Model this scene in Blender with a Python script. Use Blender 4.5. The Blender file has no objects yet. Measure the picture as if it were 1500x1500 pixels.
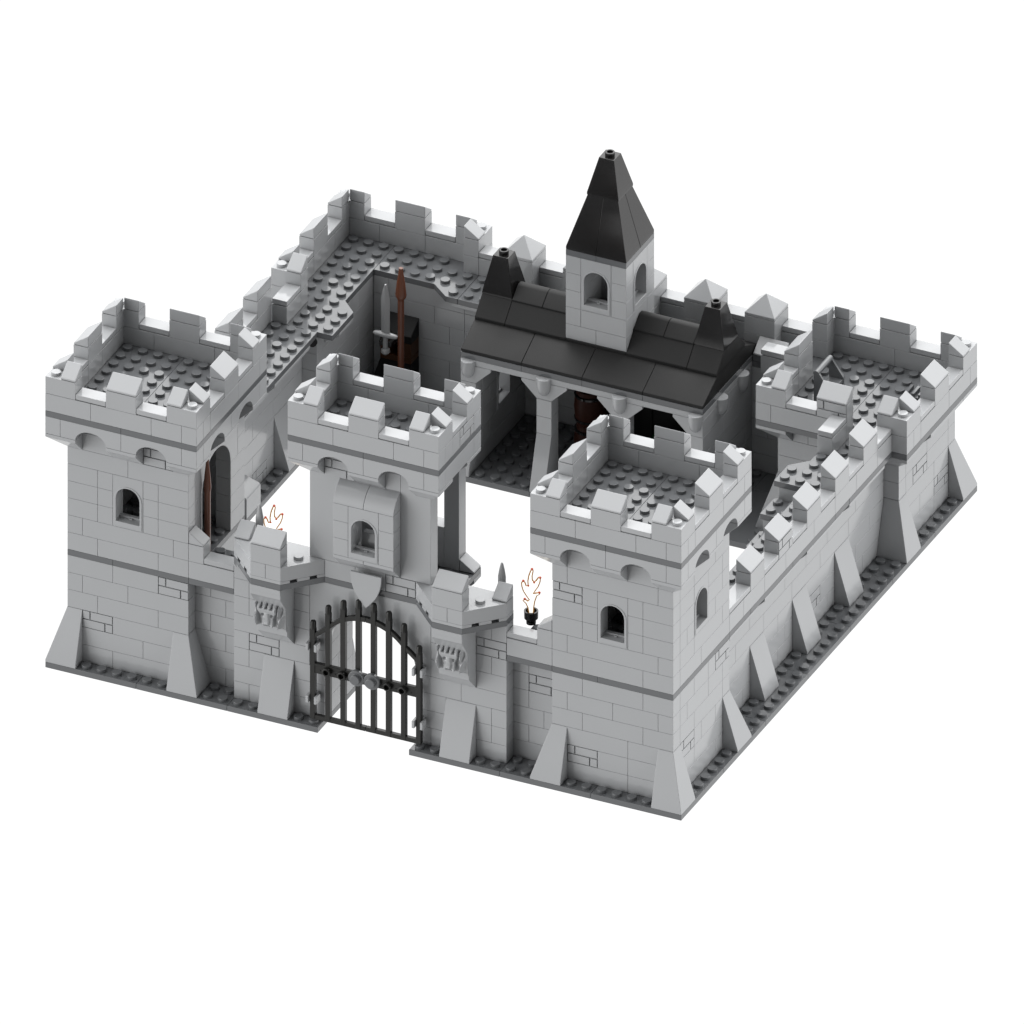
import bpy, bmesh, math, random
from math import sin, cos, pi, radians, sqrt, atan2
random.seed(7)
S = 0.008                      # one stud pitch of the toy is 8 mm; everything below is laid out in studs
scene = bpy.context.scene
COL = scene.collection

# ------------------------------------------------------------------ materials
def material(name, rgb, rough=0.22, spec=0.5, wear=0.03, emit=None):
    m = bpy.data.materials.new(name); m.use_nodes = True
    nt = m.node_tree; n = nt.nodes; l = nt.links
    b = n['Principled BSDF']
    b.inputs['Specular IOR Level'].default_value = spec
    tc = n.new('ShaderNodeTexCoord')
    nz = n.new('ShaderNodeTexNoise'); nz.inputs['Scale'].default_value = 45.0; nz.inputs['Detail'].default_value = 3.0
    l.new(tc.outputs['Object'], nz.inputs['Vector'])
    r = n.new('ShaderNodeMapRange')
    r.inputs['To Min'].default_value = 1 - wear; r.inputs['To Max'].default_value = 1 + wear
    l.new(nz.outputs['Fac'], r.inputs['Value'])
    mx = n.new('ShaderNodeVectorMath'); mx.operation = 'SCALE'
    mx.inputs[0].default_value = rgb
    l.new(r.outputs['Result'], mx.inputs['Scale'])
    l.new(mx.outputs['Vector'], b.inputs['Base Color'])
    r2 = n.new('ShaderNodeMapRange')
    r2.inputs['To Min'].default_value = rough * 0.8; r2.inputs['To Max'].default_value = rough * 1.25
    l.new(nz.outputs['Fac'], r2.inputs['Value']); l.new(r2.outputs['Result'], b.inputs['Roughness'])
    if emit:
        b.inputs['Emission Color'].default_value = (*emit[0], 1); b.inputs['Emission Strength'].default_value = emit[1]
    return m

M = dict(
    light=material('light_grey_plastic', (0.335, 0.342, 0.350), rough=0.13),
    tile=material('light_grey_gloss_tile', (0.335, 0.342, 0.350), rough=0.08),
    dark=material('dark_grey_plastic', (0.108, 0.112, 0.117), rough=0.1),
    black=material('black_plastic', (0.0105, 0.010, 0.010), rough=0.13, spec=0.4),
    roof=material('black_roof_plastic', (0.0175, 0.0175, 0.0175), rough=0.5, spec=0.17),
    iron=material('black_gate_plastic', (0.013, 0.013, 0.012), rough=0.35, spec=0.3),
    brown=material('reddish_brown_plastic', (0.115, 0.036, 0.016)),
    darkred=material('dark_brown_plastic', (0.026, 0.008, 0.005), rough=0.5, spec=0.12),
    matte_black=material('matte_black_plastic', (0.007, 0.007, 0.007), rough=0.5, spec=0.12),  # plain black, darker and duller than black_plastic
    umber=material('dark_orange_brown_plastic', (0.045, 0.017, 0.006), rough=0.4, spec=0.2),
    steel=material('flat_silver_grey_plastic', (0.30, 0.305, 0.31), rough=0.3),
    green=material('dark_green_plastic', (0.01, 0.05, 0.02)),
    flame=material('lit_flame', (0.9, 0.85, 0.7), emit=((1.0, 0.97, 0.90), 1.1)),
    ember=material('flame_edge_orange', (0.34, 0.15, 0.03), emit=((0.62, 0.30, 0.06), 0.3)),
    tip=material('flame_tip_red', (0.45, 0.06, 0.03), emit=((0.7, 0.14, 0.06), 0.25)),
    slope=material('light_grey_textured_slope', (0.335, 0.342, 0.350), rough=0.38),
)

# ------------------------------------------------------------------ mesh builder
class MB:
    def __init__(s): s.v = []; s.f = []
    def add(s, vs, fs):
        o = len(s.v); s.v += [tuple(p) for p in vs]; s.f += [tuple(i + o for i in f) for f in fs]
    def box(s, x0, y0, z0, x1, y1, z1, g=0.0):
        x0 += g; y0 += g; z0 += g; x1 -= g; y1 -= g; z1 -= g
        s.add([(x0,y0,z0),(x1,y0,z0),(x1,y1,z0),(x0,y1,z0),(x0,y0,z1),(x1,y0,z1),(x1,y1,z1),(x0,y1,z1)],
              [(0,3,2,1),(4,5,6,7),(0,1,5,4),(1,2,6,5),(2,3,7,6),(3,0,4,7)])
    def cells(s, polys, fn, b0, b1):
        """polygons in a plane that share corners, pushed from b0 to b1: one solid"""
        idx = {}; pts = []
        def key(p):
            k = (round(p[0], 4), round(p[1], 4))
            if k not in idx: idx[k] = len(pts); pts.append(k)
            return idx[k]
        P = []
        for q in polys:
            r = [key(p) for p in q]
            P.append([a for i, a in enumerate(r) if a != r[i-1]])
        n = len(pts)
        vs = [fn(p[0], p[1], b0) for p in pts] + [fn(p[0], p[1], b1) for p in pts]
        fs = []; cnt = {}
        for q in P:
            fs.append(tuple(q)); fs.append(tuple(i + n for i in reversed(q)))
            for a, b in zip(q, q[1:] + q[:1]): cnt[frozenset((a, b))] = cnt.get(frozenset((a, b)), 0) + 1
        for q in P:
            for a, b in zip(q, q[1:] + q[:1]):
                if cnt[frozenset((a, b))] == 1: fs.append((b, a, a + n, b + n))
        s.add(vs, fs)
    def pz(s, poly, z0, z1): s.cells([poly], lambda a, b, c: (a, b, c), z0, z1)
    def px(s, poly, x0, x1): s.cells([poly], lambda a, b, c: (c, a, b), x0, x1)      # poly in (y, z)
    def py(s, poly, y0, y1): s.cells([poly], lambda a, b, c: (a, c, b), y0, y1)      # poly in (x, z)
    def rings(s, rs, cap0=True, cap1=True):
        n = len(rs[0]); vs = [p for r in rs for p in r]; fs = []
        for k in range(len(rs) - 1):
            for i in range(n):
                j = (i + 1) % n; fs.append((k*n+i, k*n+j, (k+1)*n+j, (k+1)*n+i))
        if cap0: fs.append(tuple(reversed(range(n))))
        if cap1: fs.append(tuple((len(rs)-1)*n + i for i in range(n)))
        s.add(vs, fs)
    def lathe(s, cx, cy, prof, n=20, axis='z'):
        """profile of (radius, height) turned round an axis through (cx, cy)"""
        rs = []
        for r, h in prof:
            ring = []
            for i in range(n):
                t = 2*pi*(i + .5)/n; a, b = r*cos(t), r*sin(t)
                ring.append((cx+a, cy+b, h) if axis == 'z' else (cx+a, h, cy+b) if axis == 'y' else (h, cx+a, cy+b))
            rs.append(ring)
        s.rings(rs)
    def tube(s, pts, r, n=10):
        """round bar along a path; r is one number or one per point"""
        from mathutils import Vector
        P = [Vector(p) for p in pts]; rr = r if isinstance(r, (list, tuple)) else [r]*len(P)
        rs = []; up = None
        for i, p in enumerate(P):
            d = (P[min(i+1, len(P)-1)] - P[max(i-1, 0)]).normalized()
            if up is None: up = Vector((0, 1, 0)) if abs(d.y) < .9 else Vector((1, 0, 0))
            a = d.cross(up).normalized(); b = d.cross(a).normalized(); up = -b if False else up
            rs.append([tuple(p + (a*cos(2*pi*k/n) + b*sin(2*pi*k/n))*rr[i]) for k in range(n)])
        s.rings(rs)
    def stud(s, x, y, z): s.lathe(x, y, [(0.3, z - 0.02), (0.3, z + 0.2)], 20)
    def studs(s, x0, y0, x1, y1, z, skip=()):
        x = x0
        while x < x1 - .5:
            y = y0
            while y < y1 - .5:
                if not any(a <= x + .5 <= c and b <= y + .5 <= d for a, b, c, d in skip): s.stud(x + .5, y + .5, z)
                y += 1
            x += 1
    def build(s, name, mat, parent=None, bevel=0.02, seg=2, base=(0, 0, 0)):
        me = bpy.data.meshes.new(name)
        px_, py_, pz_ = base
        me.from_pydata([((x-px_)*S, (y-py_)*S, (z-pz_)*S) for x, y, z in s.v], [], s.f)
        bm = bmesh.new(); bm.from_mesh(me); bmesh.ops.recalc_face_normals(bm, faces=bm.faces); bm.to_mesh(me); bm.free()
        me.polygons.foreach_set('use_smooth', [True]*len(me.polygons))
        me.set_sharp_from_angle(angle=radians(32))
        me.materials.append(M[mat])
        o = bpy.data.objects.new(name, me); COL.objects.link(o)
        if parent is not None: o.parent = parent
        if bevel:
            md = o.modifiers.new('edge', 'BEVEL'); md.width = bevel*S; md.segments = seg
            md.limit_method = 'ANGLE'; md.angle_limit = radians(32); md.harden_normals = True
            md.use_clamp_overlap = True
        return o

ORIG = {}
def thing(name, label, cat, base=(0, 0, 0), group=None):
    o = bpy.data.objects.new(name, None); COL.objects.link(o)
    o.location = [c*S for c in base]; o.empty_display_size = 0.01
    o['label'] = label; o['category'] = cat
    if group: o['group'] = group
    o['kind'] = 'thing'; ORIG[o] = base
    return o
def base_of(o):
    while o.parent is not None: o = o.parent
    return ORIG.get(o, (0, 0, 0))
def part(mb, name, mat, parent, label=None, bevel=0.02, seg=2):
    o = mb.build(name, mat, parent, bevel, seg, base_of(parent))
    if label: o['label'] = label
    return o
def tag(o, label, cat, group=None):
    o['label'] = label; o['category'] = cat
    if group: o['group'] = group
    return o

# ------------------------------------------------------------------ masonry
G = 0.006
def masonry(mb, run, a0, a1, b0, b1, z0, z1, face):
    """the brick with a moulded stone pattern on one face: two courses of raised stones on a core"""
    d = .09; zm = (z0 + z1)/2; q = .035
    if face < 0: c0, c1, s0, s1 = b0 + d, b1, b0, b0 + d + .02
    else: c0, c1, s0, s1 = b0, b1 - d, b1 - d - .02, b1
    def bx(p0, p1, e0, e1, k0, k1, g):
        if run == 'x': mb.box(p0, e0, k0, p1, e1, k1, g)
        else: mb.box(e0, p0, k0, e1, p1, k1, g)
    bx(a0, a1, c0, c1, z0, z1, G)
    L = a1 - a0; t1 = a0 + L*.25 ; t2 = a0 + L*.74
    for p0, p1, k0, k1 in ((a0, t1, zm, z1), (t1, a1, zm, z1), (a0, t2, z0, zm), (t2, a1, z0, zm)):
        if run == 'x': mb.box(p0+q, s0, k0+q, p1-q, s1, k1-q)
        else: mb.box(s0, p0+q, k0+q, s1, p1-q, k1-q)
def bricks(mb, run, a0, a1, b0, b1, z0, n, joints={}, open_=(), relief=(), face=-1, h=1.2):
    """n courses of bricks along run ('x' or 'y'); joints: {course: [positions]}; open_: (a0, a1, z0, z1) left free;
    relief: (a0, z0) of two-stud bricks with the moulded pattern"""
    for k in range(n):
        za, zb = z0 + k*h, z0 + (k+1)*h
        if k in joints: cuts = [a0] + [j for j in joints[k] if a0 < j < a1] + [a1]
        else:
            cuts = [a0]; p = a0 + (2 if k % 2 else random.choice((3, 4, 1)))
            while p < a1 - .9:
                cuts.append(p); p += random.choice((3, 4, 4, 2))
            cuts.append(a1)
        extra = set()
        for (o0, o1, oz0, oz1) in open_:
            if oz0 < zb - .01 and oz1 > za + .01: extra |= {o0, o1}
        rel = [r for r in relief if abs(r[1] - za) < .05]
        for r in rel: extra |= {r[0], r[0] + 2}
        cuts = [c for c in cuts if not any(r[0] < c < r[0] + 2 for r in rel)]
        cuts = sorted(set(cuts) | {e for e in extra if a0 <= e <= a1})
        for c0, c1 in zip(cuts, cuts[1:]):
            mid = (c0 + c1)/2
            if any(o0 < mid < o1 and oz0 < zb - .01 and oz1 > za + .01 for o0, o1, oz0, oz1 in open_): continue
            if any(abs(r[0] - c0) < .05 for r in rel): masonry(mb, run, c0, c1, b0, b1, za, zb, face)
            elif run == 'x': mb.box(c0, b0, za, c1, b1, zb, G)
            else: mb.box(b0, c0, za, b1, c1, zb, G)
def arch_cells(a0, a1, z0, z1, h0, h1, hz, zs, rz, n=12):
    am = (h0 + h1)/2; r = (h1 - h0)/2
    arcL = [(am - r*cos(pi/2*i/n), zs + rz*sin(pi/2*i/n)) for i in range(n + 1)]
    arcR = [(2*am - p[0], p[1]) for p in arcL]
    if hz > z0 + .01:
        Lp = [(a0, z0), (am, z0), (am, hz), (h0, hz)]; Rp = [(a1, z0), (am, z0), (am, hz), (h1, hz)]
    else:
        Lp = [(a0, z0), (h0, z0)]; Rp = [(a1, z0), (h1, z0)]
    Lp += [p for p in arcL if abs(p[1] - Lp[-1][1]) > 1e-4 or abs(p[0] - Lp[-1][0]) > 1e-4] + [(am, z1), (a0, z1)]
    Rp += [p for p in arcR if abs(p[1] - Rp[-1][1]) > 1e-4 or abs(p[0] - Rp[-1][0]) > 1e-4] + [(am, z1), (a1, z1)]
    return [Lp, list(reversed(Rp))]
def arch(mb, run, a0, a1, b0, b1, *rest):
    fn = (lambda a, z, b: (a, b, z)) if run == 'x' else (lambda a, z, b: (b, a, z))
    mb.cells(arch_cells(a0 + G, a1 - G, *rest), fn, b0, b1)

def L_wedge(mb, ox, oy, sx, sy, zflat, zout, zin, n=2):
    """corner piece hugging a wall corner: flat L on one side, two slopes meeting in a hip on the other"""
    P = lambda u, v, z: (ox + sx*u, oy + sy*v, z)
    vs = [P(0,0,zflat), P(n,0,zflat), P(n,1,zflat), P(1,1,zflat), P(1,n,zflat), P(0,n,zflat),
          P(0,0,zout), P(n,0,zout), P(n,1,zin), P(1,1,zin), P(1,n,zin), P(0,n,zout)]
    mb.add(vs, [(0,1,2,3),(0,3,4,5),(0,1,7,6),(0,6,11,5),(1,2,8,7),(5,11,10,4),(6,7,8,9),(6,9,10,11),(2,3,9,8),(3,4,10,9)])
def slab_wedge(mb, run, a0, a1, bo, bi, zflat, zout, zin):
    """straight piece: outer edge at bo, wall at bi"""
    poly = [(bi, zflat), (bo, zflat), (bo, zout), (bi, zin)]
    if run == 'x': mb.px(poly, a0, a1)
    else: mb.cells([poly], lambda a, b, c: (a, c, b), a0, a1)

def cap(parent, x0, y0, x1, y1, z, d, h=.8):
    """sloping coping stone; d is the side it falls towards"""
    mb = MB(); g = .012; x0 += g; y0 += g; x1 -= g; y1 -= g; z += .02
    lip = .11
    if d in ('-y', '+y'):
        a, b = (y0, y1) if d == '-y' else (y1, y0); s_ = 1 if b > a else -1
        mb.px([(a, z), (a, z+lip), (b, z+h), (b, z)], x0, x1)
    else:
        a, b = (x0, x1) if d == '-x' else (x1, x0); s_ = 1 if b > a else -1
        mb.py([(a, z), (a, z+lip), (b, z+h), (b, z)], y0, y1)
    return part(mb, 'coping_slope', 'slope', parent, bevel=.045, seg=2)
def tile(mb, x0, y0, x1, y1, z):
    mb.box(x0+.012, y0+.012, z+.06, x1-.012, y1-.012, z+.4); mb.box(x0+.08, y0+.08, z, x1-.08, y1-.08, z+.1)

def one_tile(parent, *r):
    mb = MB(); tile(mb, *r); return part(mb, 'coping_tile', 'tile', parent, bevel=.03)

def merlon(parent, x0, y0, x1, y1, z, d, relief=None):
    mb = MB()
    if relief: masonry(mb, relief[0], *( (x0, x1, y0, y1) if relief[0] == 'x' else (y0, y1, x0, x1)), z, z+1.2, relief[1])
    else: mb.box(x0, y0, z, x1, y1, z+1.2, G)
    m = part(mb, 'merlon', 'light', parent)
    cap(m, x0, y0, x1, y1, z+1.2, d)
    return m
def corner_merlon(parent, ox, oy, sx, sy, z, arms='xy'):
    P = lambda u, v: (ox + sx*u, oy + sy*v)
    mb = MB(); g = .011
    if arms == 'xy': poly = [P(g,g), P(2-g,g), P(2-g,1-g), P(1-g,1-g), P(1-g,2-g), P(g,2-g)]
    elif arms == 'x': poly = [P(g,g), P(2-g,g), P(2-g,1-g), P(g,1-g)]
    mb.pz(poly, z+g, z+1.2-g)
    c = P(.5, .5); mb.stud(c[0], c[1], z+1.2)
    m = part(mb, 'corner_merlon', 'light', parent)
    def bx(u0, v0, u1, v1):
        a, b = P(u0, v0), P(u1, v1); return min(a[0], b[0]), min(a[1], b[1]), max(a[0], b[0]), max(a[1], b[1])
    cap(m, *bx(1, 0, 2, 1), z+1.2, '-y' if sy > 0 else '+y')
    if arms == 'xy': cap(m, *bx(0, 1, 1, 2), z+1.2, '-x' if sx > 0 else '+x')
    return m

def edge_run(parent, side, x0, y0, x1, y1, z, a0, a1, relief_at=()):
    """crenels and merlons between the corner merlons of one parapet side"""
    a = a0; k = 0
    while a < a1 - .5:
        lo, hi = a, a + 2
        if side in ('-y', '+y'):
            b = (y0, y0+1) if side == '-y' else (y1-1, y1); r = (lo, b[0], hi, b[1])
        else:
            b = (x0, x0+1) if side == '-x' else (x1-1, x1); r = (b[0], lo, b[1], hi)
        if k % 2 == 0: one_tile(parent, *r, z)
        else: merlon(parent, *r, z, side, relief=(('x' if side[1] == 'y' else 'y'), -1 if side[0] == '-' else 1) if lo in relief_at else None)
        a += 2; k += 1

def crown_parapet(t, x0, y0, x1, y1, zs, studs_skip=(), corbels=True, joints={}, rel=(), gate=False):
    """overhanging top of a tower: corbel slopes, arch course, dark band with the floor, wall course, battlements.
    zs: underside of the dark band"""
    zb = zs - 1.2
    def corbel(fn, *a):
        co = MB(); fn(co, *a, zb - .012, zb - .22, zb - 1.2); part(co, 'corbel', 'light', t, bevel=.03)
    for ox, sx in ((x0, 1), (x1, -1)):
        for oy, sy in ((y0, 1), (y1, -1)): corbel(L_wedge, ox, oy, sx, sy)
    if x1 - x0 > 8:
        for o_, i_ in ((y0, y0+1), (y1, y1-1)): corbel(slab_wedge, 'x', x0+4, x0+6, o_, i_)
    if y1 - y0 > 8:
        for o_, i_ in ((x0, x0+1), (x1, x1-1)): corbel(slab_wedge, 'y', y0+4, y0+6, o_, i_)
    ar = MB()
    def arches(run, lo, hi, b0, b1):
        e = 1 if run == 'y' else 0
        ar.box(*((lo+e, b0, zb, lo+1, b1, zs) if run == 'x' else (b0, lo+e, zb, b1, lo+1, zs)), G) if not e else None
        if run == 'x': ar.box(hi-1, b0, zb, hi, b1, zs, G)
        a = lo + 1
        while a < hi - 1.5:
            arch(ar, run, a, a+4, b0+G, b1-G, zb+G, zs-G, a+1, a+3, zb+G, zb+G, .74); a += 4
    arches('x', x0, x1, y0, y0+1); arches('x', x0, x1, y1-1, y1)
    if y1 - y0 > 8: arches('y', y0, y1, x0, x0+1); arches('y', y0, y1, x1-1, x1)
    else:
        for b in (x0, x1-1): ar.box(b, y0+1, zb, b+1, y1-1, zs, G)
    part(ar, 'arch_course', 'light', t)
    fl = MB()
    xm = (x0 + x1)/2
    fl.box(x0, y0, zs, xm, y1, zs+.4, G); fl.box(xm, y0, zs, x1, y1, zs+.4, G)
    fl.studs(x0+1, y0+1, x1-1, y1-1, zs+.4, studs_skip)
    part(fl, 'floor_plate', 'dark', t, bevel=.02)
    wl = MB(); z = zs + .4
    bricks(wl, 'x', x0, x1, y0, y0+1, z, 1, joints={0: joints.get('front', [x0+3, x0+7, x0+9])})
    bricks(wl, 'x', x0, x1, y1-1, y1, z, 1, joints={0: [x0+3, x0+7]}, face=1)
    bricks(wl, 'y', y0+1, y1-1, x0, x0+1, z, 1, joints={0: [y0+4, y0+6]})
    bricks(wl, 'y', y0+1, y1-1, x1-1, x1, z, 1, joints={0: [y0+2, y0+6]}, relief=rel, face=1)
    zt = z + 1.2
    for ox, sx in ((x0, 1), (x1, -1)):
        for oy, sy in ((y0, 1), (y1, -1)): corner_merlon(t, ox, oy, sx, sy, zt)
    for side in ('-y', '+y'): edge_run(t, side, x0, y0, x1, y1, zt, x0+2, x1-2)
    for side in ('-x', '+x'): edge_run(t, side, x0, y0, x1, y1, zt, y0+2, y1-2)
    part(wl, 'parapet_wall', 'light', t)


def window_frame(t, run, a0, b0, b1, z, face, top=3.6):
    """arched window frame two studs wide and eight plates high with a raised rim"""
    mb = MB()
    arch(mb, run, a0, a0+2, b0, b1, z+G, z+top-G, a0+.22, a0+1.78, z+.42, z+2.05, .78)
    # raised rim round the opening on the outer face
    am = a0 + 1; n = 10; w = .035
    o = [(am - .93*cos(pi*i/n), z+2.0 + .93*sin(pi*i/n)) for i in range(n+1)]
    q = [(am - .78*cos(pi*i/n), z+2.05 + .78*sin(pi*i/n)) for i in range(n+1)]
    o = [(am-.93, z+.08)] + o + [(am+.93, z+.08)]; q = [(am-.78, z+.42)] + q + [(am+.78, z+.42)]
    polys = [[o[i], o[i+1], q[i+1], q[i]] for i in range(len(o)-1)] + [[o[0], q[0], q[-1], o[-1]]]
    fn = (lambda a, z_, b: (a, b, z_)) if run == 'x' else (lambda a, z_, b: (b, a, z_))
    c0, c1 = (b0 - w, b0 + .03) if face < 0 else (b1 - .03, b1 + w)
    mb.cells(polys, fn, c0, c1)
    # sill lip inside with its little hinge nib
    f = part(mb, 'window_frame', 'light', t, bevel=.02)
    sl = MB()
    mid = (b0 + b1)/2
    if run == 'x': sl.box(a0+.22, mid, z+.42, a0+1.78, mid+.25, z+.56); sl.box(am-.1, mid-.12, z+.42, am+.1, mid+.02, z+.50)
    else: sl.box(mid-.25, a0+.22, z+.42, mid, a0+1.78, z+.56); sl.box(mid-.02, am-.1, z+.42, mid+.12, am+.1, z+.50)
    part(sl, 'sill', 'light', f, bevel=.02)
    return f
def base_plate(t, rects, studs=(), skip=()):
    """one part per plate; each stud goes to the plate it stands on"""
    spots = []
    for x0, y0, x1, y1 in studs: spots += [(x + .5, y + .5) for x in range(x0, x1) for y in range(y0, y1)]
    for r in rects:
        mb = MB(); mb.box(r[0], r[1], 0, r[2], r[3], .4, .008)
        for x, y in spots:
            if r[0] < x < r[2] and r[1] < y < r[3]: mb.stud(x, y, .4)
        part(mb, 'base_plate', 'dark', t, bevel=.02)
def corner_buttress(t, ox, oy, sx, sy):
    mb = MB(); L_wedge(mb, ox, oy, sx, sy, .40, .55, 4.0); part(mb, 'corner_buttress', 'light', t, bevel=.03)
def buttress(t, run, a0, a1, bo, bi):
    mb = MB(); slab_wedge(mb, run, a0+.01, a1-.01, bo, bi, .40, .55, 4.0); part(mb, 'buttress', 'light', t, bevel=.03)

# ================================================================== the three square towers
def tower_body(t, x0, y0, z1, rows_lo, rows_hi, fj, frel, zbase=.4, door=None, side_win=None, front_win=None, srel=(), zs=None):
    """hollow square tower 8 x 8 on the grid; the dark band sits after rows_lo courses"""
    X0, Y0, X1, Y1 = x0+1, y0+1, x0+9, y0+9
    w = MB(); zb = zbase + 1.2*rows_lo
    fo = [(front_win, front_win+2, zb+2.4, zb+6.0)] if front_win else []
    so = [(side_win, side_win+2, zb+2.4, zb+6.0)] if side_win else []
    if door: so.append((door[0]-1, door[1]+1, zb+4.8, zb+7.2)); so.append((door[0], door[1], zb, zb+4.8))
    n = rows_lo
    for (z, k0, cnt) in ((zbase, 0, rows_lo), (zb+.4 if rows_hi else 0, rows_lo, rows_hi)):
        if not cnt: continue
        j = {k: fj[k0+k] for k in range(cnt) if k0+k in fj}
        bricks(w, 'x', X0, X1, Y0, Y0+1, z, cnt, joints=j, open_=[(a, b, c+.4, d+.4) for a, b, c, d in fo], relief=frel)
        bricks(w, 'x', X0, X1-1, Y1-1, Y1, z, cnt, face=1)
        bricks(w, 'y', Y0+1, Y1-1, X0, X0+1, z, cnt)
        bricks(w, 'y', Y0+1, Y1, X1-1, X1, z, cnt, open_=[(a, b, c+.4, d+.4) for a, b, c, d in so], relief=srel, face=1)
    if fo:
        window_frame(t, 'x', front_win, Y0+.0, Y0+1, zb+.4+2.4, -1)
    if side_win:
        window_frame(t, 'y', side_win, X1-1, X1, zb+.4+2.4, 1)
    if door:
        arch(w, 'y', door[0]-1, door[1]+1, X1-1+G, X1-G, zb+5.2+G, zb+7.6-G, door[0], door[1], zb+5.2+G, zb+5.2+G, 2.0)
    part(w, 'wall', 'light', t)
    if rows_hi:
        bd = MB()
        bd.box(X0, Y0, zb, X0+3, Y1, zb+.4, .006); bd.box(X0+3, Y0, zb, X1, Y1, zb+.4, .006)
        bd.studs(X0+1, Y0+1, X1-1, Y1-1, zb+.4)
        if door: bd.studs(X1-1, door[0], X1, door[1], zb+.4)
        part(bd, 'dark_band', 'dark', t, bevel=.015)
        if front_win:      # step inside under the front window
            ld = MB(); ld.box(front_win-1, Y0+1, zb+2.0, front_win+3, Y0+3, zb+2.4, G); ld.studs(front_win-1, Y0+1, front_win+3, Y0+3, zb+2.4); part(ld, 'inner_ledge', 'dark', t, bevel=.015)
    for ox, sx in ((x0, 1), (x0+10, -1)):
        for oy, sy in ((y0, 1), (y0+10, -1)): corner_buttress(t, ox, oy, sx, sy)

tl = thing('corner_tower', 'tall grey square tower with an arched doorway in its side and a brown lance inside', 'tower', (5, 5, 0))
fj = {0: [4], 1: [6], 2: [4], 3: [3, 7], 4: [2, 5], 5: [4], 6: [3, 7], 7: [2, 8], 8: [3, 7], 9: [3, 7], 10: [3, 7], 11: [5], 12: [4]}
tower_body(tl, 0, 0, 17.6, 6, 8, fj, [(7, 6.4), (2, 2.8), (6, 15.2)], door=(3, 7), front_win=4)
crown_parapet(tl, 0, 0, 10, 10, 17.6)
base_plate(tl, [(0,0,6,6), (6,0,12,6), (0,6,12,12)], [(2,0,8,1), (10,0,12,2), (9,6,12,12), (9,2,12,6)])

tr = thing('corner_tower', 'tall grey square tower with arched windows on two faces at the front corner', 'tower', (37, 5, 0))
fj = {0: [38], 1: [38], 2: [38], 3: [35, 39], 4: [34, 37, 40], 5: [35, 39], 6: [35, 39], 7: [34, 40], 8: [35, 39], 9: [35, 39], 10: [35, 39], 11: [34, 40], 12: [36]}
tower_body(tr, 32, 0, 17.6, 6, 8, fj, [(33, 12.8), (34, 1.6)], side_win=4, front_win=36, srel=[(7, 6.4), (2, 2.8)])
crown_parapet(tr, 32, 0, 42, 10, 17.6)
base_plate(tr, [(30,0,36,6), (36,0,42,6), (36,6,42,12), (30,6,36,12)], [(34,0,40,1), (30,0,32,2), (41,2,42,8), (40,10,42,12), (30,2,33,12)])

# ------------------------------------------------------------------ low bastion at the far end of the right wall
tb = thing('corner_bastion', 'low grey square bastion with battlements on four sides at the end of the stair wall', 'bastion', (37, 37, 0))
tower_body(tb, 32, 32, 8.0, 6, 0, {}, [], srel=[(35, 4.0), (38, 1.6)])
def bastion_top(t, x0, y0, x1, y1, zs):
    for ox, sx in ((x0, 1), (x1, -1)):
        for oy, sy in ((y0, 1), (y1, -1)):
            co = MB(); L_wedge(co, ox, oy, sx, sy, zs - .01, zs - .22, zs - 1.2); part(co, 'corbel', 'light', t, bevel=.03)
    co = MB(); slab_wedge(co, 'y', y0+3.4, y0+7.98, x1, x1-1, zs-.01, zs-.22, zs-1.2); part(co, 'corbel', 'light', t, bevel=.03)
    fl = MB(); fl.box(x0, y0, zs, x0+5, y1, zs+.4, G); fl.box(x0+5, y0, zs, x1, y1, zs+.4, G)
    fl.studs(x0+1, y0+1, x1-1, y1-1, zs+.4, [(34, 35, 36, 37.4), (39, 38, 41, 39)])
    part(fl, 'floor_plate', 'dark', t, bevel=.02)
    wl = MB(); z = zs + .4; zt = z + 1.2
    bricks(wl, 'x', x0, x1, y0, y0+1, z, 1, joints={0: [x0+1, x0+5]}, open_=[(38, 40, z, z+1.2)])
    bricks(wl, 'x', x0, x1, y1-1, y1, z, 1, joints={0: [x0+5]}, face=1)
    bricks(wl, 'y', y0+1, y1-1, x0, x0+1, z, 1, open_=[(38, 40, z, z+1.2)]); bricks(wl, 'y', y0+1, y1-1, x1-1, x1, z, 1, joints={0: [y0+2, y0+6]}, face=1)
    for ox, sx in ((x0, 1), (x1, -1)):
        for oy, sy in ((y0, 1), (y1, -1)): corner_merlon(t, ox, oy, sx, sy, zt)
    edge_run(t, '-y', x0, y0, x1, y1, zt, x0+2, 38, relief_at=(36,))
    for side in ('+y',): edge_run(t, side, x0, y0, x1, y1, zt, x0+2, x1-2)
    edge_run(t, '-x', x0, y0, x1, y1, zt, y0+2, 38); edge_run(t, '+x', x0, y0, x1, y1, zt, y0+2, y1-2)
    # two inner posts with flat tops where the wall walks arrive
    for (a, b, c, d) in ((37, 30, 38, 32), (30, 37, 32, 38)):
        wl.box(a, b, z, c, d, z+1.2, G); one_tile(t, a, b, c, d, z+1.2)
    part(wl, 'parapet_wall', 'light', t)
bastion_top(tb, 32, 32, 42, 42, 7.6)
base_plate(tb, [(36,30,42,36), (36,36,42,42), (30,30,36,36), (30,36,36,42)], [(41,34,42,40), (40,30,42,32), (32,30,36,32)])

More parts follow.
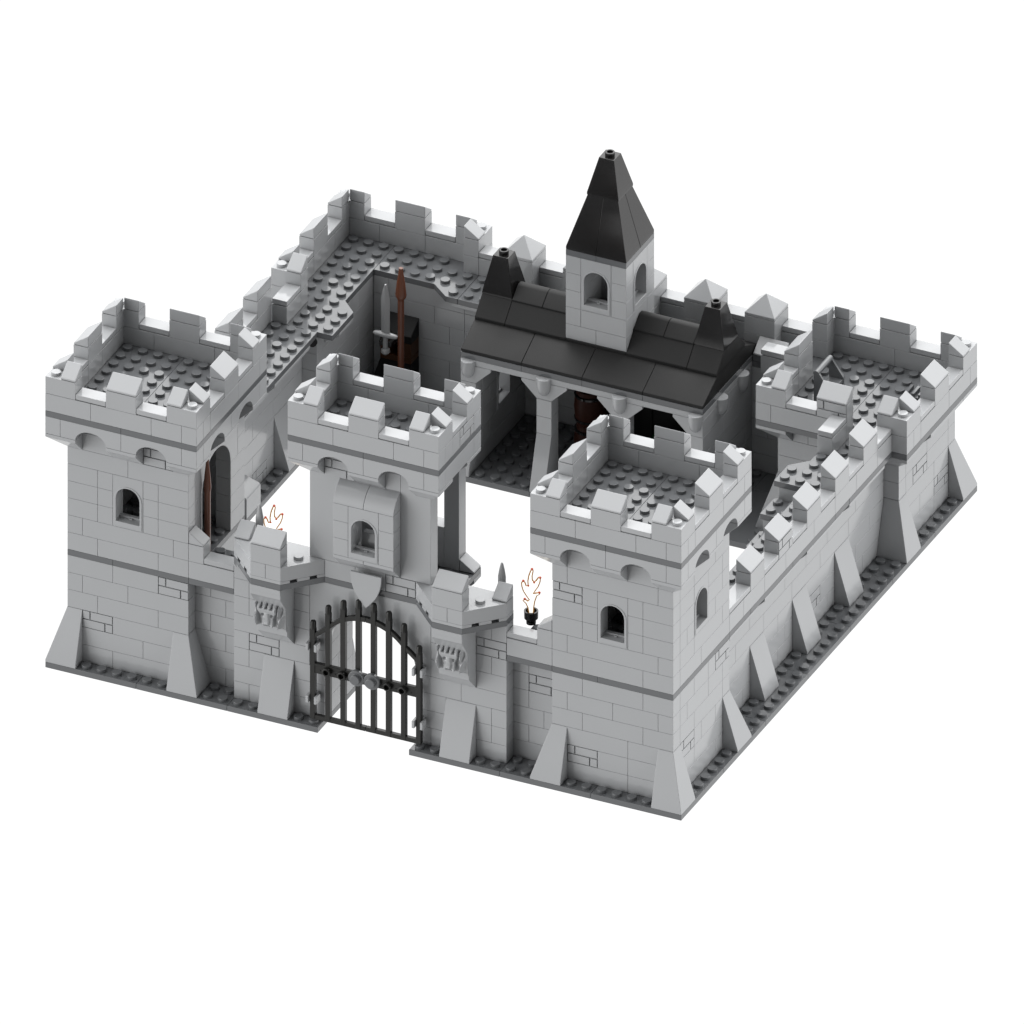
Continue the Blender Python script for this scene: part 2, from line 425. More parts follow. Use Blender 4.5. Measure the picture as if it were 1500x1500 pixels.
# ------------------------------------------------------------------ L-shaped bastion at the far left corner
bl = thing('corner_bastion', 'low grey L-shaped bastion with a studded walk, behind the sword', 'bastion', (2, 40, 0))
w = MB()
bricks(w, 'y', 30, 38, 3, 4, .4, 6, face=1); bricks(w, 'x', 4, 10, 38, 39, .4, 6, joints={0:[7], 1:[5, 9], 2:[7], 3:[6, 9], 4:[8], 5:[5]})
w.box(0.99, 30, .4, 3, 41.01, 7.6, G); w.box(3, 39, .4, 10, 41, 7.6, G)
part(w, 'wall', 'light', bl)
fl = MB(); zs = 7.6
fl.pz([(0,30.01), (4,30.01), (5,30.01), (5,33), (4,34), (4,38), (4,42), (0,42)], zs+G, zs+.4)
fl.pz([(4.01,38), (8,38), (9.2,37), (10,37), (10,42), (4.01,42)], zs+G, zs+.4)
fl.studs(1, 30, 4, 41, 8.0); fl.studs(4, 38, 10, 41, 8.0, [(8.5, 40, 10, 41)]); fl.studs(4, 30, 5, 33, 8.0); fl.studs(9, 37, 10, 38, 8.0)
part(fl, 'floor_plate', 'dark', bl, bevel=.02)
co = MB(); slab_wedge(co, 'y', 31, 33, 5, 4, zs, zs-.22, zs-.9); part(co, 'corbel', 'light', bl, bevel=.03)
co = MB(); slab_wedge(co, 'x', 9.6, 12, 37, 38, zs, zs-.22, zs-.9); part(co, 'corbel', 'light', bl, bevel=.03)
wl = MB()
bricks(wl, 'y', 32, 42, 0, 1, 8.0, 1, joints={0: [36, 39]}, face=1); bricks(wl, 'x', 1, 10, 41, 42, 8.0, 1, joints={0: [3, 6]})
wl.box(1, 32, 8, 2, 33, 9.2, G); wl.box(9, 40, 8, 10, 41, 9.2, G); wl.box(1, 30, 8, 2, 32, 9.2, G); one_tile(bl, 1, 30, 2, 32, 9.2)
for ox, sx, oy, sy in ((0, 1, 32, 1), (0, 1, 42, -1), (10, -1, 42, -1)): corner_merlon(bl, ox, oy, sx, sy, 9.2)
edge_run(bl, '-x', 0, 32, 10, 42, 9.2, 34, 40); edge_run(bl, '+y', 0, 32, 10, 42, 9.2, 2, 8)
part(wl, 'parapet_wall', 'light', bl)
h = MB(); h.lathe(3.64, 7.28, [(.37, 29.9), (.37, 30.02)], 20, 'y'); part(h, 'hole_shade_disc', 'black', bl, bevel=0)  # black disc on the wall, painted in place of a hole's shaded inside
base_plate(bl, [(0,30,6,42), (6,30,12,42)], [(4,30,12,38)])

# ================================================================== walls between the towers
lw = thing('curtain_wall', 'grey wall with a dark studded walk on top, running back from the doorway tower', 'wall', (2, 20, 0))
w = MB(); bricks(w, 'y', 9, 30, 2, 3, .4, 6, relief=[(23, .4)], face=1); w.box(.99, 9, .4, 2, 30, 7.6, G); part(w, 'wall', 'light', lw)
fl = MB()
for a, b in ((9, 12), (12, 18), (18, 24), (24, 30)): fl.box(0, a, 7.6, 4, b, 8.0, .008)
fl.studs(1, 9, 4, 30, 8.0, [(1, 30, 2, 32)]); part(fl, 'floor_plate', 'dark', lw, bevel=.02)
for a, b in ((11, 17), (18, 23), (24, 29)):
    co = MB(); slab_wedge(co, 'y', a, b, 4, 3, 7.595, 7.38, 6.4); part(co, 'corbel', 'light', lw, bevel=.03)
wl = MB(); bricks(wl, 'y', 10, 30, 0, 1, 8.0, 1, face=1); part(wl, 'parapet_wall', 'light', lw)
for y in range(12, 32, 4):
    merlon(lw, 0, y, 1, y+2, 9.2, '-x')
    if y < 28: one_tile(lw, 0, y+2, 1, y+4, 9.2)

buttress(lw, 'y', 26, 28, 4, 3); buttress(lw, 'y', 14, 16, 4, 3)
bt = MB(); bt.py([(3, .4), (4, .4), (4, 1.75), (3.9, 1.85), (3, 2.15)], 20, 22); part(bt, 'buttress', 'light', lw)
base_plate(lw, [(0,12,4,18), (0,18,4,24), (0,24,4,30)], [(3,16,4,20), (3,22,4,26), (3,28,4,30)])

rw = thing('curtain_wall', 'grey wall with five sloped merlons, leaning buttresses and a stair inside', 'wall', (39, 20, 0))
w = MB(); bricks(w, 'y', 9, 33, 39, 40, .4, 6, joints={0: [13, 18, 25, 30], 1: [11, 16, 19, 22, 29], 2: [14, 18, 21, 26, 31], 3: [12, 16, 20, 24, 28], 4: [14, 19, 22, 25, 29], 5: [12, 17, 21, 26, 30]}, relief=[(22, 1.6)], face=1)
w.box(38, 9, .4, 39, 33, 7.6, G); part(w, 'wall', 'light', rw)
fl = MB()
for a, b in ((9, 12), (12, 18), (18, 24), (24, 26)): fl.box(38, a, 7.6, 41, b, 8.0, .008)
fl.pz([(36, 26.01), (41, 26.01), (41, 32), (37, 32), (37, 29), (36, 28)], 7.6+.008, 8.0)
fl.studs(38, 9, 40, 32, 8.0); fl.studs(37, 26, 38, 30, 8.0); fl.studs(36, 26, 37, 28, 8.0)
part(fl, 'floor_plate', 'dark', rw, bevel=.02)
for a, b in ((9, 13), (14, 19), (20, 25), (26, 31)):
    co = MB(); slab_wedge(co, 'y', a, b, 41, 40, 7.595, 7.42, 6.4); part(co, 'corbel', 'light', rw, bevel=.02)
wl = MB(); bricks(wl, 'y', 9, 32, 40, 41, 8.0, 1, joints={0: [11, 14, 17, 21, 24, 27, 30]}, face=1); part(wl, 'parapet_wall', 'light', rw)
one_tile(rw, 40, 9, 41, 12, 9.2)
for y in range(12, 32, 4):
    merlon(rw, 40, y, 41, y+2, 9.2, '+x', relief=('y', 1) if y == 16 else None); one_tile(rw, 40, y+2, 41, min(y+4, 32), 9.2)

for a in (14, 20, 26): buttress(rw, 'y', a, a+2, 41, 40)
# stair down along the inside
sb = MB(); sp = MB(); k = 0
for y in (24, 22, 20, 18, 16, 14):
    z = 6.8 - 1.2*k; k += 1
    sp.box(36, y, z-.4, 38, y+2, z, .01); sp.studs(36, y, 38, y+2, z)
    if z - .4 > .45: sb.box(36.2, y+.02, .4, 38, y+2, z-.4, .01)
sb.box(36.3, 26.02, .4, 38, 28, 7.6, .01); sb.box(37.2, 28, .4, 38, 32, 7.6, .01)
part(sb, 'stair_block', 'light', rw); part(sp, 'stair_treads', 'dark', rw, bevel=.02)
base_plate(rw, [(36,12,42,18), (36,18,42,24), (36,24,42,30)], [(40,12,42,14), (41,14,42,16), (40,16,42,20), (41,20,42,22), (40,22,42,26), (41,26,42,28), (40,28,42,30)])

bw = thing('curtain_wall', 'grey wall with a row of pyramid-topped merlons behind the dark-roofed hall', 'wall', (21, 40, 0))
w = MB(); bricks(w, 'x', 10, 33, 38, 39, .4, 6); w.box(10, 39, .4, 33, 41, 7.6, G); part(w, 'wall', 'light', bw)
fl = MB(); fl.box(10.01, 38, 7.6, 21, 41, 8.0, .008); fl.box(21, 38, 7.6, 32, 41, 8.0, .008); fl.box(10.01, 37, 7.6, 13, 38, 8.0, .008)
fl.studs(10, 37, 13, 40, 8.0, [(12, 39, 13, 40)]); part(fl, 'floor_plate', 'dark', bw, bevel=.02)
wl = MB(); bricks(wl, 'x', 10, 32, 40, 41, 8.0, 1); part(wl, 'parapet_wall', 'light', bw)
for x in (10, 14, 18, 22, 26, 30): one_tile(bw, x, 40, x+2, 41, 9.2)

for x in (12, 16, 20, 24, 28):
    m = MB(); m.box(x, 39, 8.0, x+2, 40, 9.2, G); m.box(x, 39, 9.2, x+2, 41, 10.4, G); mm = part(m, 'merlon', 'light', bw)
    c = MB(); e = .012; z = 10.42
    c.rings([[(x+e,39+e,z),(x+2-e,39+e,z),(x+2-e,41-e,z),(x+e,41-e,z)], [(x+e,39+e,z+.18),(x+2-e,39+e,z+.18),(x+2-e,41-e,z+.18),(x+e,41-e,z+.18)],
             [(x+.98,39.98,11.6),(x+1.02,39.98,11.6),(x+1.02,40.02,11.6),(x+.98,40.02,11.6)]])
    part(c, 'pyramid_cap', 'light', mm, bevel=.02)
m = MB(); m.box(29.02, 38, 8.0, 31, 39, 8.4, G); m = part(m, 'kerb_plate', 'dark', bw); cap(m, 29.02, 38, 31, 39, 8.4, '-y')
base_plate(bw, [(12,30,18,36), (18,30,24,36), (24,30,30,36), (12,36,30,42)], [(13,30,30,38)], [(18,30,19,31), (23,30,24,31), (28,30,29,31)])

def link_wall(x0, x1, label, capx, capd, tilex, relief, cap_tile=None):
    t = thing('link_wall', label, 'wall', ((x0+x1)/2, 2, 0))
    w = MB(); bricks(w, 'x', x0, x1, 2, 3, .4, 6, joints={k: [x0 + (1 if k % 2 else 2)] for k in range(6)}, relief=relief); part(w, 'wall', 'light', t)
    fl = MB(); fl.box(x0, 1, 7.6, x1, 5, 8.0, .008); fl.studs(x0, 2, x1, 5, 8.0); part(fl, 'floor_plate', 'dark', t, bevel=.02)
    wl = MB(); bricks(wl, 'x', x0, x1, 1, 2, 8.0, 1, joints={0: []}); part(wl, 'parapet_wall', 'light', t)
    m = MB(); m.box(capx, 1, 9.2, capx+1, 2, 10.4, G); mm = part(m, 'merlon', 'light', t); cap(mm, capx, 1, capx+1, 2, 10.4, capd)
    ti = MB(); tile(ti, tilex, 1, tilex+2, 2, 9.2); part(ti, 'coping_tile', 'tile', t, bevel=.03)
    return t
link_wall(9, 12, 'short low grey wall between the doorway tower and the gatehouse', 9, '+x', 10, [])
link_wall(30, 33, 'short low grey wall under the full burning torch beside the two-window tower', 32, '-x', 30, [(31, 5.2)])

# ================================================================== gatehouse
gh = thing('gatehouse', 'grey gatehouse with a tower room over a barred double gate and two lion-faced corner turrets', 'gatehouse', (21, 3, 0))
w = MB()
op = [(18, 24, .4, 5.2), (17, 25, 5.2, 10.0)]
jj = {0: [13, 15, 25, 28], 1: [14, 16, 27, 29], 2: [13, 16, 26, 29], 3: [13, 15, 17, 27], 4: [14, 15, 16, 26, 28], 5: [13, 15, 28, 29], 6: [13, 16, 26, 28], 7: [14, 16, 27, 29]}
bricks(w, 'x', 12, 18, 1, 2, .4, 8, joints=jj, open_=op, relief=[(13, 4.0)]); bricks(w, 'x', 24, 30, 1, 2, .4, 8, joints=jj, open_=op, relief=[(28, 7.6)])
arch(w, 'x', 17, 25, 1+G, 2-G, 5.2+G, 10.0-G, 18, 24, 5.2+G, 5.25, 2.93, 20)
for x0, f in ((17, 1), (24, -1)): bricks(w, 'y', 2, 5, x0, x0+1, .4, 8, face=f)
for x0 in (12, 29): bricks(w, 'y', 2, 5, x0, x0+1, .4, 6)
bricks(w, 'x', 18, 24, 1, 2, 10.4, 1, joints={0: [20, 22]}, relief=[(22, 10.4)])
part(w, 'wall', 'light', gh)
for x0 in (17, 24): buttress(gh, 'x', x0, x0+1, 6, 5)
for x0 in (14, 26): buttress(gh, 'x', x0, x0+2, 0, 1)
fl = MB(); fl.box(16, 1, 10.0, 21, 6, 10.4, .006); fl.box(21, 1, 10.0, 26, 6, 10.4, .006); fl.studs(18, 2, 25, 5, 10.4)
fl.pz([(12, 1), (14, -1), (16, -1), (16, 2), (12, 2)], 10.006, 10.394); fl.pz([(30, 1), (30, 2), (26, 2), (26, -1), (28, -1)], 10.006, 10.394)
fl.pz([(16, -1), (18, 1), (16, 1)], 10.006, 10.394); fl.pz([(26, -1), (26, 1), (24, 1)], 10.006, 10.394)
fl.pz([(12.0, 1.0), (12.0, 1.35), (12.35, .65)], 9.8, 10.0); 
part(fl, 'dark_band', 'dark', gh, bevel=.015)
def notched(P, Q, n0, n1, d=.28):
    """edge from P to Q with stud notches, as points"""
    from mathutils import Vector
    p, q = Vector(P), Vector(Q); u = (q - p); L = u.length; u /= L; nrm = Vector((-u.y, u.x))
    out = []
    for c in (n0, n1):
        a = p + u*(c*L - .24); b = p + u*(c*L + .24)
        out += [a, a + nrm*d, b + nrm*d, b]
    return [P] + [(v.x, v.y) for v in out] + [Q]
for x0 in (12, 26):
    xl, xr = x0, x0+4
    bz = MB(); c = x0 + 3 if x0 == 12 else x0 + 1
    # outer slanted edges run (xl,1)-(xl+2,-1) and (xl+2..)-(xr): the turret front is two studs wide
    f0, f1 = (x0+2, x0+4) if x0 == 12 else (x0, x0+2)
    if x0 == 12: left, right = (12, 1), (18, 1)
    else: left, right = (24, 1), (30, 1)
    up = [left, (f0, -1), (f1, -1), right, (right[0], 2), (left[0], 2)]
    lo = notched(left, (f0, -1), .3, .7) + notched((f1, -1), right, .3, .75) + [(right[0], 2), (left[0], 2)]
    m_ = (f0 + f1)/2
    e = .012
    bz.pz([(left[0]+e, 1), (f0, -1+e), (m_-.008, -1+e), (m_-.008, 2-e), (left[0]+e, 2-e)], 10.62, 11.6-G)
    bz.pz([(m_+.008, -1+e), (f1, -1+e), (right[0]-e, 1), (right[0]-e, 2-e), (m_+.008, 2-e)], 10.62, 11.6-G)
    bz.pz(lo, 10.4+G, 10.62)
    if x0 == 12: bz.stud(16.5, .5, 11.6)
    else: bz.stud(28.5, .5, 11.6)
    part(bz, 'turret_block', 'light', gh, bevel=.02)
    merlon(gh, f0, -1, f1, 0, 11.6, '-y')
    # lion-faced corbel below
    cb = MB(); cb.px([(-1, 9.99), (-1, 9.34), (.02, 7.95), (.1, 7.8), (.1, 6.7), (0, 6.65), (0, 6.25), (.98, 5.2), (.98, 9.99)], f0+.012, f1-.012)
    cb.box(f0+.02, -1.015, 9.62, f1-.02, -.5, 9.985)
    lc = part(cb, 'lion_corbel', 'light', gh, bevel=.02)
    cx = (f0 + f1)/2 - .12
    li = MB()
    # carved surface: overhanging brow with three tufts, cheeks, nose, muzzle and a ridged mane
    def bump(t, c, r): return max(0.0, 1 - ((t - c)/r)**2)
    def stepf(t, e0, e1):
        q_ = min(1, max(0, (t - e0)/(e1 - e0))); return q_*q_*(3 - 2*q_)
    def relief(x, z):
        h = max(.03, min(1.0, .03 + .97*(z - 8.0)/1.33))
        h = max(h, .20*stepf(z, 6.74, 6.9))
        ax_ = abs(x)
        hw = .40 + .22*stepf(z, 7.45, 8.1)                       # face: wide brow, narrow muzzle
        face = (1 - stepf(ax_, hw - .05, hw + .05))*stepf(z, 6.86, 6.96)*(1 - stepf(z, 8.3, 8.9))
        f_ = .52 + .16*stepf(z, 7.7, 8.2) - .07*stepf(z, 7.0, 7.3)*(1 - stepf(z, 7.3, 7.6))
        f_ += .13*(1 - stepf(ax_, .10, .17))*stepf(z, 7.05, 7.15)*(1 - stepf(z, 7.8, 8.0))
        f_ -= .16*bump(ax_, .29, .10)*bump(z, 7.72, .13)
        f_ -= .12*(1 - stepf(ax_, .18, .26))*bump(z, 7.0, .05)
        # mane: two deep wavy locks on each side, curling out at the bottom
        wv = .07*sin(3.2*(z - 6.7))
        m1_ = max(0, 1 - abs(ax_ - .70 - wv - .12*(z - 7.4))/.17)
        m2_ = max(0, 1 - abs(ax_ - .90 + wv - .05*(z - 7.4))/.12)
        mane = (stepf(z, 6.72, 6.95)*(1 - stepf(z, 8.35, 8.75)))*(.20 + .38*m1_ + .30*m2_*(.6 + .4*sin(6*z)))
        h = max(h, mane, face*f_)
        for c in (-.34, 0, .34):                                  # three pointed notches above the brow
            if 8.22 < z < 8.72: h -= .3*max(0, 1 - abs(x - c)/(.13*(8.72 - z)/.5))
        return max(h, .03)
    nx, nz = 48, 60; vs_, fs_ = [], []
    for j in range(nz + 1):
        for i in range(nx + 1):
            x_ = f0 + .02 + 1.96*i/nx; z_ = 6.7 + 2.6*j/nz
            vs_.append((x_, -relief(x_ - cx, z_), z_))
    for j in range(nz):
        for i in range(nx): k_ = j*(nx+1) + i; fs_.append((k_, k_+1, k_+nx+2, k_+nx+1))
    nb = len(vs_)
    for j in range(nz + 1): vs_ += [(f0 + .02, .3, 6.7 + 2.6*j/nz), (f0 + 1.98, .3, 6.7 + 2.6*j/nz)]
    for j in range(nz):
        l0, l1 = j*(nx+1), (j+1)*(nx+1)
        fs_ += [(l0, l1, nb+2*j+2, nb+2*j), (l0+nx, nb+2*j+1, nb+2*j+3, l1+nx)]
    li.add(vs_, fs_)
    li.box(f0+.03, -.12, 6.6, f1-.03, .3, 6.8)
    part(li, 'lion_face', 'light', lc, bevel=0)
m = MB(); cap(gh, 12, 1, 13, 2, 11.6, '-y'); cap(gh, 29, 1, 30, 2, 11.6, '-y')
cap(gh, 25, 5, 26, 6, 10.4, '+x')
co = MB(); slab_wedge(co, 'y', 5, 6, 26, 25, 10.0, 9.75, 8.8); part(co, 'corbel', 'light', gh)
# tower room over the gate
w = MB(); w.box(17, 1, 11.6, 19, 2, 20.0, G); w.box(23, 1, 11.6, 25, 2, 20.0, G)
w.box(19, 1, 16.4, 23, 2, 17.6, G); bricks(w, 'x', 19, 23, 1, 2, 17.6, 2, joints={0: [20], 1: [21]}); w.box(19, 1, 11.6, 20, 2, 16.4, G); w.box(22, 1, 11.6, 23, 2, 16.4, G); w.box(20, 1, 11.6, 22, 2, 12.8, G)
w.box(17, 5, 10.4, 20, 6, 20.0, G); w.box(24, 5, 10.4, 25, 6, 20.0, G); w.box(20, 5, 10.4, 24, 6, 13.2, G); w.box(20, 5, 18.0, 24, 6, 20.0, G)
w.box(17, 2, 11.6, 18, 5, 20.0, G)
part(w, 'room_wall', 'light', gh)
mas = MB(); masonry(mas, 'x', 18, 20, .93, 1.2, 17.6, 18.8, -1); part(mas, 'stone_patch', 'light', gh)
o = MB()
bricks(o, 'x', 19, 20, 0, 1, 12.8, 3); bricks(o, 'x', 22, 23, 0, 1, 12.8, 3)
for a, b in ((19, 21), (21, 23)):
    o.px([(G, 16.4+G), (G, 16.55), (.06, 16.72), (.2, 16.98), (.4, 17.22), (.65, 17.42), (1, 17.58), (1, 16.4+G)], a+.008, b-.008)
    o.px([(0.012, 12.8-G), (.012, 12.58), (1, 11.6), (1, 12.8-G)], a+.008, b-.008)
o.px([(1.2, 12.8), (1.9, 12.8), (1.9, 13.9), (1.5, 13.9), (1.2, 13.2)], 20.3, 21.7)
ori = part(o, 'oriel', 'light', gh, bevel=.025)
window_frame(ori, 'x', 20, 0, 1, 12.8, -1)
crown_parapet(gh, 16, 0, 26, 6, 20.0, joints={'front': [19, 23, 25]}, rel=[(3, 20.4)])
base_plate(gh, [(12,0,18,6), (24,0,30,6)], [(12,0,14,1), (16,0,18,1), (24,0,26,1), (28,0,30,1), (13,2,17,6), (25,2,29,6)])

# gate leaves
def gate_leaf(x0, s_):
    lf = MB(); tops = [7.55, 8.85, 9.45, 9.75]; xs = [x0 + s_*(i + .5) for i in range(4)]
    yc = .45
    for x, zt in zip(xs, tops):
        lf.box(x-.16, yc-.16, .75, x+.16, yc+.16, zt-.55); lf.lathe(x, yc, [(.17, zt-.62), (.19, zt-.5), (.19, zt-.15), (.14, zt-.03), (.05, zt)], 14)
    a, b = sorted((x0 + s_*.35, x0 + s_*4 - s_*.01))
    lf.box(a, yc-.13, .72, b, yc+.13, 1.02); lf.box(a, yc-.12, 3.95, b, yc+.12, 4.65)
    lf.box(a, yc-.155, 4.50, b, yc+.1, 4.63)
    # arched top rail
    def zr(x):
        q = abs(x - 21); return 5.35 + sqrt(max(0, 3.15**2 - min(q, 3.0)**2)) if q < 2.5 else 7.27 - (q - 2.5)*.82
    pts = [x0 + s_*.5 + s_*3.49*i/14 for i in range(15)]
    if s_ < 0: pts = pts[::-1]
    lf.py([(x, zr(x)-.16) for x in pts] + [(x, zr(x)+.16) for x in reversed(pts)], yc-.13, yc+.13)
    for x in (xs[1], xs[2]):
        lf.lathe(x, 4.3, [(.17, .335), (.17, .06), (.24, .06), (.28, .10), (.28, .32)], 18, 'y')
    for x in (xs[0], xs[1], xs[2]):
        for d in (.5,): lf.lathe(x + s_*d, 4.2, [(.05, .33), (.05, .29)], 8, 'y')
    o = part(lf, 'gate_leaf', 'iron', gh, bevel=.03)
    kx = xs[3]; k = MB(); k.lathe(kx, 4.42, [(.5, .32), (.53, .28), (.53, .08), (.5, .04), (.31, .04), (.31, -.14), (.28, -.17)], 28, 'y'); part(k, 'knob', 'dark', o, bevel=.015)
    for z in (2.1, 5.75):
        hc = MB(); hx = xs[0]
        for d in (-.36, .19): hc.box(hx+d, .1, z-.22, hx+d+.17, .66, z+.28)
        hc.box(hx-.15, .64, z-.2, hx+.15, .98, z+.26); hc.box(hx-.36, .6, z-.2, hx+.36, .68, z+.26); part(hc, 'hinge_clip', 'light', o, bevel=.03)
gate_leaf(17, 1); gate_leaf(25, -1)

sh = MB(); n = 12
poly = [(20.97 - 1.02*(1 - (t/n)**2.4), 11.64 - 2.36*t/n) for t in range(n + 1)]
full = poly + [(41.94 - p[0], p[1]) for p in reversed(poly[:-1])]
sh.py(full, .42, .58)
sd = thing('shield', 'plain pale grey heater shield hanging above the barred gate', 'shield', (21, .5, 9.3))
part(sh, 'shield_face', 'light', sd, bevel=.03)
sc = MB(); sc.box(20.7, .58, 10.45, 21.3, .985, 11.1); part(sc, 'clip', 'light', sd)

# ================================================================== great hall against the back wall
hl = thing('great_hall', 'open-fronted grey hall with a black gabled roof and a square bell tower', 'hall', (21, 34.5, 0))
w = MB(); c_ = []
bricks(w, 'y', 31, 38, 13, 14, .4, 6, open_=[(34, 36, 2.8, 6.4)], face=1)
w.box(13, 31, 7.6, 29, 32, 8.0, G); w.box(13, 32, 7.6, 14, 38, 8.0, G); w.box(28, 32, 7.6, 29, 38, 8.0, G)
bricks(w, 'y', 31, 38, 28, 29, .4, 6, face=1)
part(w, 'wall', 'light', hl)
window_frame(hl, 'y', 34, 13, 14, 2.8, 1)
for c in (13, 18, 23, 28):
    cm = MB()
    if c in (18, 23):
        for z in (4.0, 5.2): cm.box(c, 31, z, c+1, 32, z+1.2, G)
        cm.px([(30, .4), (32, .4), (32, 4.0-G), (31, 4.0-G), (30, .6)], c+G, c+1-G)
    else: cm.px([(30, .4), (31, .4), (31, 4.0-G), (30, .6)], c+G, c+1-G)
    l, r = c - (1 if c > 13 else 0), c + (2 if c < 28 else 1)
    cm.py([(c+.01, 6.42), (c+.99, 6.42)] + ([(r, 7.42)] if r > c+1 else []) + [(r, 7.59), (l, 7.59)] + ([(l, 7.42)] if l < c else []), 31.0 - (.012 if c in (13, 28) else 0), 32)
    col = part(cm, 'column', 'light', hl, bevel=.025)
    b = MB(); b.lathe(c+.5, 31.02, [(.02, 6.72), (.2, 6.8), (.34, 6.95), (.42, 7.2), (.46, 7.55), (.46, 7.97)], 20); part(b, 'round_bracket', 'light', col, bevel=.02)
for y in (33.5, 36.5):
    b = MB(); b.lathe(29, y, [(.02, 6.72), (.2, 6.8), (.34, 6.95), (.42, 7.2), (.46, 7.55), (.46, 7.97)], 20); part(b, 'round_bracket', 'light', hl, bevel=.02)
ed = MB()
for a in (13, 17, 21, 25): ed.box(a, 31, 8.0, a+4, 39, 8.4, .008)
part(ed, 'eaves_band', 'dark', hl, bevel=.015)
rf = MB()
for a in (13, 17, 21, 25): rf.px([(31.0, 8.44), (31.0, 8.62), (33.2, 9.7), (36.8, 9.7), (39, 8.62), (39, 8.44)], a+.01, a+3.99)
for a, b in ((13, 15), (15, 19), (19, 23), (23, 27), (27, 29)): rf.px([(32.96, 9.6), (32.96, 9.78), (34.1, 10.9), (35.9, 10.9), (37.04, 9.78), (37.04, 9.6)], a+.01, b-.01)
for a in (15, 17, 23, 25): rf.px([(33.97, 10.78), (33.97, 10.9), (34.72, 11.48), (34.86, 11.55), (35.14, 11.55), (35.28, 11.48), (36.03, 10.9), (36.03, 10.78)], a+.012, a+1.988)
roof = part(rf, 'roof', 'roof', hl, bevel=.03)
def spire_tip(mb, x, y, z): mb.lathe(x, y, [(.2, z+.02), (.2, z-.1), (.3, z-.1), (.3, z+.24), (.18, z+.24), (.18, z+.05)], 20)
for x in (13, 27):
    p = MB(); e = .01
    q = lambda i, z: [(x+i, 34+i, z), (x+2-i, 34+i, z), (x+2-i, 36-i, z), (x+i, 36-i, z)]
    p.rings([q(e, 10.82), q(e, 10.98), q(.5, 13.35)]); spire_tip(p, x+1, 35, 13.35); part(p, 'roof_turret', 'black', roof, bevel=.03)
bt = MB()
jb = {0: [20, 22], 1: [21], 2: [20], 3: [], 4: [], 5: []}
bricks(bt, 'x', 19, 23, 33, 34, 8.4, 6, joints=jb, open_=[(20, 22, 12.0, 15.6)]); bricks(bt, 'x', 19, 23, 36, 37, 8.4, 6, face=1)
bricks(bt, 'y', 34, 36, 19, 20, 8.4, 6); bricks(bt, 'y', 34, 36, 22, 23, 8.4, 6, open_=[(34, 36, 12.0, 15.6)], face=1, joints={0: [35], 1: [35], 2: []})
bell = part(bt, 'bell_tower', 'light', hl)
window_frame(bell, 'x', 20, 33, 34, 12.0, -1); window_frame(bell, 'y', 34, 22, 23, 12.0, 1)
bb = MB(); bb.box(19, 33, 15.6, 21, 37, 16.0, .006); bb.box(21, 33, 15.6, 23, 37, 16.0, .006); part(bb, 'dark_band', 'dark', bell, bevel=.015)
sp = MB(); e = .008
for sx in (-1, 1):
    for sy in (-1, 1):
        P = lambda u, v, z: (21 + sx*u, 35 + sy*v, z)
        sp.rings([[P(e,e,z), P(r,e,z), P(r,r,z), P(e,r,z)] for r, z in ((1.995, 16.01), (1.995, 16.2), (1.0, 19.6))])
q = lambda i, z: [(20+i, 34+i, z), (22-i, 34+i, z), (22-i, 36-i, z), (20+i, 36-i, z)]
sp.rings([q(-.05, 19.55), q(-.05, 19.72), q(.5, 22.0)]); spire_tip(sp, 21, 35, 22.0)
part(sp, 'spire', 'black', bell, bevel=.03)

# ================================================================== smaller things
def torch(x, y, z, label):
    t = thing('torch', label, 'torch', (x, y, z))
    h = MB(); h.lathe(x, y, [(.3, z), (.3, z+.2), (.2, z+.2), (.2, z+.35), (.43, z+.38), (.44, z+.9), (.33, z+.9), (.30, z+.6)], 24)
    part(h, 'holder', 'black', t, bevel=.02)
    out = [(-.14, .75), (-.2, 1.2), (-.33, 1.55), (-.52, 1.78), (-.42, 1.9), (-.22, 1.72), (-.1, 1.85), (-.3, 2.2), (-.5, 2.6), (-.6, 3.0), (-.62, 3.3), (-.52, 3.45), (-.42, 3.3), (-.34, 3.02), (-.18, 3.05),
           (-.2, 3.45), (-.14, 3.9), (-.02, 4.3), (.06, 4.45), (.12, 4.32), (.05, 3.9), (.06, 3.55), (.2, 3.32), (.36, 3.5), (.5, 3.74), (.6, 3.72), (.58, 3.4), (.46, 3.0), (.26, 2.65), (.12, 2.36), (.3, 2.4), (.55, 2.44), (.56, 2.34), (.36, 2.2), (.22, 1.7), (.16, 1.2), (.14, .75)]
    out = [(a*.9, .75 + (b-.75)*.82) for a, b in out]
    c, s_ = cos(radians(25)), sin(radians(25))
    W = lambda a, b, d: (x + a*c - d*s_, y + a*s_ + d*c, z + b)
    f = MB(); f.cells([out], lambda a, b, d: W(a, b, d), -.04, .04); fl = part(f, 'flame', 'flame', t, bevel=0)
    ed = MB(); ed.tube([W(a, b, 0) for a, b in out], .05, 8); part(ed, 'flame_edge', 'ember', fl, bevel=0)
    tp = MB()
    for i in (4, 11, 14, 18, 22, 25, 31):
        a, b = out[i]; px, py, pz = W(a, b, 0)
        tp.lathe(px, py, [(.01, pz-.085), (.06, pz-.055), (.085, pz), (.06, pz+.055), (.01, pz+.085)], 10)
    part(tp, 'flame_tips', 'tip', fl, bevel=0)
torch(29.76, 5.0, 7.97, 'burning torch in a full view with its round black cup showing')
torch(12.6, 5.3, 7.85, 'burning torch half hidden behind the merlon beside the doorway tower')

